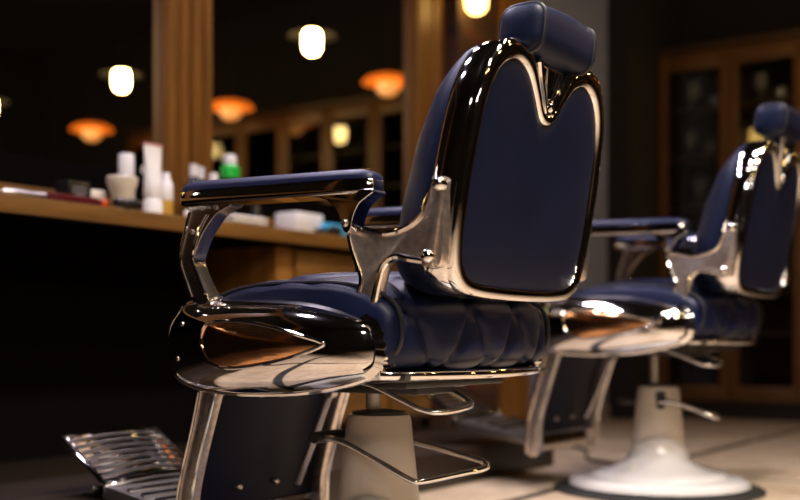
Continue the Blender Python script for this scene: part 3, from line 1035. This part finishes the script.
# cord on the floor by the second chair
tag(MB().tube(cat([(-2.30, 4.6, 0.008), (-2.05, 4.35, 0.008), (-1.90, 4.05, 0.008), (-1.74, 3.92, 0.008), (-1.60, 3.84, 0.008), (-1.52, 3.83, 0.008)], 6, False), 0.006, 8).build('power_cord', M['rubber']),
    'dark cord lying on the floor beside the second barber chair', 'cord')

# ------------------------------------------------------------------ things on the counter
CZ = 0.851


def item(name, label, category, x, y, group=None):
    r = empty(name, (x, y, CZ))
    tag(r, label, category, group)
    return r


# clipper
r = item('hair_clipper', 'silver hair clipper lying at the far left of the counter', 'clipper', -2.52, 1.87)
MB().ring_loft([[(0.016 * k_ * math.cos(a) , y, 0.016 + 0.015 * k_ * math.sin(a)) for a in [2 * PI * q / 20 for q in range(20)]] for y, k_ in ((-0.07, 0.5), (-0.06, 0.9), (-0.02, 1.0), (0.03, 0.85), (0.06, 1.05), (0.07, 0.9))], True, True).build('clipper_body', M['dull'], r)
MB().box(-0.018, 0.018, 0.068, 0.085, 0.012, 0.022).build('clipper_blade', M['chrome'], r, bevel=0.001)
# black carton
r = item('carton', 'black carton with faint grey print behind the maroon comb', 'box', -2.56, 2.065)
MB().box(-0.03, 0.03, -0.040, 0.040, 0, 0.078).build('carton_body', M['black_plastic'], r, bevel=0.003)
lb = MB()
for z, w in ((0.056, 0.024), (0.045, 0.028), (0.036, 0.018)):
    lb.box(0.030, 0.0306, -w, w, z, z + 0.004)
lb.build('printed_lines', M['label_grey'], r, smooth=False)
# comb
r = item('comb', 'maroon comb lying in front of the black carton', 'comb', -2.47, 1.99)
cb = MB().box(-0.012, 0.004, -0.075, 0.085, 0.0, 0.026)
cb.build('comb_back', M['maroon'], r, bevel=0.003)
ct = MB()
for q in range(24):
    y = -0.070 + q * 0.0065
    ct.box(0.004, 0.024, y, y + 0.0032, 0.004, 0.020)
ct.build('comb_teeth', M['maroon'], r, smooth=False)
tag(MB().lathe([(0.0, 0.0), (0.014, 0.0), (0.016, 0.004), (0.016, 0.018), (0.012, 0.022), (0.0, 0.022)], (0, 0, 0), 20).build('lid_disc', M['red'], loc=(-2.46, 2.085, CZ)),
    'small orange-red lid lying beside the maroon comb', 'lid')
tag(MB().ring_loft([[(0.018 * k_ * math.cos(a), y, 0.016 + 0.015 * k_ * math.sin(a)) for a in [2 * PI * q / 18 for q in range(18)]] for y, k_ in ((-0.05, 0.4), (-0.045, 0.8), (0.0, 1.0), (0.04, 0.9), (0.05, 0.5))], True, True).build('razor_case', M['black_plastic'], loc=(-2.438, 2.16, CZ)),
    'black razor case lying in front of the white cup', 'case')
# cream jar with amber content
r = item('jar', 'short cream jar with amber band next to the black carton', 'jar', -2.60, 2.17)
MB().lathe([(0.0, 0.0), (0.032, 0.0), (0.035, 0.006), (0.035, 0.030), (0.0, 0.030)], seg=28).build('jar_body', M['yellow'], r)
MB().lathe([(0.036, 0.030), (0.037, 0.034), (0.037, 0.062), (0.034, 0.066), (0.0, 0.066)], seg=28).build('jar_lid', M['cream'], r)
# white cup
r = item('cup', 'white flared cup on the counter in front of the white bottle', 'cup', -2.525, 2.215)
MB().lathe([(0.0, 0.0), (0.019, 0.0), (0.021, 0.004), (0.028, 0.040), (0.036, 0.066), (0.044, 0.084), (0.046, 0.103), (0.043, 0.106), (0.038, 0.102), (0.032, 0.070), (0.0, 0.030)], seg=32).build('cup_body', M['cream'], r)
# white bottle behind
r = item('bottle', 'white cylindrical bottle rising behind the flared cup', 'bottle', -2.62, 2.315)
MB().lathe([(0.0, 0.0), (0.024, 0.0), (0.026, 0.005), (0.026, 0.120), (0.022, 0.128), (0.0, 0.128)], seg=28).build('bottle_body', M['white_plastic'], r)
MB().lathe([(0.022, 0.128), (0.024, 0.130), (0.024, 0.190), (0.021, 0.196), (0.0, 0.196)], seg=28).build('bottle_cap', M['white_plastic'], r)
# squeeze tube
r = item('squeeze_tube', 'tall white squeeze tube standing on its cap', 'tube', -2.46, 2.275)
sec = []
for z, a_, b_ in ((0.045, 0.024, 0.024), (0.052, 0.028, 0.028), (0.09, 0.028, 0.024), (0.14, 0.030, 0.015), (0.188, 0.036, 0.004), (0.204, 0.036, 0.003)):
    sec.append([(b_ * math.cos(2 * PI * q / 28), a_ * math.sin(2 * PI * q / 28), z) for q in range(28)])
MB().ring_loft(sec, True, True).build('tube_body', M['white_plastic'], r)
MB().lathe([(0.0, 0.0), (0.029, 0.0), (0.029, 0.030), (0.024, 0.046), (0.0, 0.046)], seg=28).build('tube_cap', M['white_plastic'], r)
MB().box(-0.0035, 0.0035, -0.036, 0.036, 0.199, 0.206).build('crimp', M['pink'], r, bevel=0.001)['label'] = 'pinkish crimped end'
# little bottle
r = item('small_bottle', 'small white bottle with amber bottom right of the squeeze tube', 'bottle', -2.50, 2.365)
MB().lathe([(0.0, 0.0), (0.020, 0.0), (0.021, 0.004), (0.021, 0.050), (0.0, 0.050)], seg=24).build('bottle_base', M['yellow'], r)
MB().lathe([(0.021, 0.050), (0.022, 0.052), (0.021, 0.100), (0.013, 0.118), (0.012, 0.135), (0.0, 0.136)], seg=24).build('bottle_top', M['white_plastic'], r)
# glass bottles by the frame post
for q, (x, y, hh, lab) in enumerate(((-2.62, 2.60, 0.20, 'dark glass bottle beside the mirror frame post, nearest to the post'),
                                     (-2.56, 2.63, 0.17, 'dark glass bottle standing in front of the green-capped bottle'),
                                     (-2.69, 2.70, 0.21, 'dark glass bottle standing behind the other dark bottles'))):
    r = item('glass_bottle', lab, 'bottle', x, y, 'dark bottles by the frame post')
    MB().lathe([(0.0, 0.0), (0.026, 0.0), (0.029, 0.005), (0.029, hh * 0.6), (0.024, hh * 0.72), (0.012, hh * 0.8), (0.0, hh * 0.8)], seg=24).build('bottle_body', M['black_plastic'], r)
    MB().lathe([(0.012, hh * 0.8), (0.015, hh * 0.81), (0.015, hh), (0.0, hh)], seg=20).build('bottle_cap', M['white_plastic'], r)  # cap white stands in for glints on the dark glass
r = item('green_bottle', 'bottle with bright green body and round white cap', 'bottle', -2.60, 2.75)
MB().lathe([(0.0, 0.0), (0.030, 0.0), (0.033, 0.005), (0.030, 0.168), (0.0, 0.168)], seg=24).build('bottle_body', M['black_plastic'], r)
MB().lathe([(0.026, 0.168), (0.033, 0.173), (0.033, 0.206), (0.026, 0.214), (0.0, 0.214)], seg=24).build('green_collar', M['green'], r)
MB().lathe([(0.0, 0.214), (0.020, 0.214), (0.024, 0.233), (0.018, 0.250), (0.0, 0.254)], seg=24).build('bottle_cap', M['white_plastic'], r)
r = item('pink_bottle', 'small pink-capped bottle right of the green bottle', 'bottle', -2.56, 2.83)
MB().lathe([(0.0, 0.0), (0.020, 0.0), (0.021, 0.004), (0.021, 0.10), (0.012, 0.115), (0.0, 0.115)], seg=20).build('bottle_body', M['black_plastic'], r)
MB().lathe([(0.014, 0.115), (0.017, 0.118), (0.016, 0.145), (0.0, 0.148)], seg=20).build('bottle_cap', M['pink'], r)
# two clear beads
for y, lab in ((2.405, 'small clear glass vial at the counter edge, left of its pair'), (2.437, 'small clear glass vial at the counter edge, next to the armrest tip')):
    r = item('vial', lab, 'vial', -2.45, y, 'clear glass vials')
    MB().lathe([(0.0, 0.0), (0.010, 0.0), (0.012, 0.003), (0.012, 0.016), (0.007, 0.020), (0.0, 0.020)], seg=18).build('vial_body', M['white_plastic'], r)
    MB().lathe([(0.008, 0.020), (0.008, 0.026), (0.0, 0.027)], seg=14).build('vial_cap', M['dull'], r)


def folded(name, x, y, lx, ly, h, mat, label, n=3):
    m = MB()
    for q in range(n):
        z0 = h * q / n
        z1 = h * (q + 1) / n
        zc, hz_ = (z0 + z1) / 2, (z1 - z0) / 2
        rings = []
        for s in [i / 12 for i in range(13)]:
            yy = -ly / 2 + ly * s
            e = (1 - abs(2 * s - 1) ** 6) ** 0.5
            rings.append([((lx / 2) * math.copysign(abs(math.cos(a)) ** 0.5, math.cos(a)) * (0.9 + 0.1 * e), yy, zc + hz_ * (0.3 + 0.7 * e) * math.copysign(abs(math.sin(a)) ** 0.7, math.sin(a))) for a in [2 * PI * k_ / 24 for k_ in range(24)]])
        m.ring_loft(rings, True, True)
    o = m.build(name, mat, loc=(x, y, CZ))
    tag(o, label, 'towel')
    return o


folded('folded_towel', -2.485, 2.68, 0.10, 0.17, 0.030, M['towel'], 'flat white folded towel on the counter under the near armrest', 2)
r = item('tissue_box', 'white box on the counter seen below the near armrest', 'box', -2.54, 3.04)
MB().box(-0.05, 0.05, -0.075, 0.075, 0, 0.075).build('box_body', M['white_plastic'], r, bevel=0.006)
MB().box(-0.02, 0.02, -0.04, 0.04, 0.075, 0.0765).build('slot', M['label_grey'], r)
r = item('blue_packet', 'sky-blue packet on the counter right of the white box', 'packet', -2.49, 3.165)
MB().box(-0.03, 0.03, -0.065, 0.065, 0, 0.045).build('packet_body', M['blue'], r, bevel=0.008)
MB().box(-0.031, 0.031, -0.068, -0.060, 0.015, 0.030).build('end_seal', M['blue'], r)
r = item('brush', 'black brush on the counter between the white box and blue packet', 'brush', -2.45, 3.05)
MB().tube([(0, -0.03, 0.010), (0.005, 0.02, 0.012), (0.0, 0.06, 0.013)], [0.007, 0.009, 0.011], 12).build('brush_handle', M['black_plastic'], r)
MB().ring_loft([[(k_ * math.cos(a), y, 0.018 + k_ * math.sin(a)) for a in [2 * PI * q / 16 for q in range(16)]] for y, k_ in ((0.055, 0.012), (0.08, 0.017), (0.10, 0.016))], True, True).build('bristles', M['rubber'], r)


def rolled(x, y, L, rad, mat, label):
    m = MB()
    pts = []
    for i in range(90):
        t = i / 89
        a = t * 6 * PI
        q = rad * (0.15 + 0.80 * t)
        pts.append((q * math.cos(a), q * math.sin(a)))
    rings = [[(L * s, p[0], rad + p[1]) for p in pts] + [(L * s, p[0] * 1.10, rad + p[1] * 1.10) for p in pts[::-1]] for s in (-0.5, -0.48, 0.48, 0.5)]
    m.ring_loft(rings, True, True)
    m.lathe([(rad * 0.97, -L * 0.47), (rad * 0.99, 0), (rad * 0.97, L * 0.47)], (0, 0, rad), 28, 'x')
    o = m.build('rolled_towel', mat, loc=(x, y, CZ))
    tag(o, label, 'towel', 'rolled towels on the counter')


rolled(-2.53, 3.43, 0.13, 0.055, M['towel_cream'], 'cream rolled towel on the counter behind the arm bracket hinge')
rolled(-2.53, 3.545, 0.13, 0.062, M['towel'], 'white rolled towel on the counter right of the cream roll')
r = item('dish', 'pinkish low dish on the counter right of the rolled towels', 'dish', -2.50, 3.66)
MB().lathe([(0.0, 0.0), (0.03, 0.0), (0.045, 0.02), (0.055, 0.045), (0.052, 0.045), (0.040, 0.02), (0.0, 0.008)], seg=28).build('dish_body', M['pink'], r)
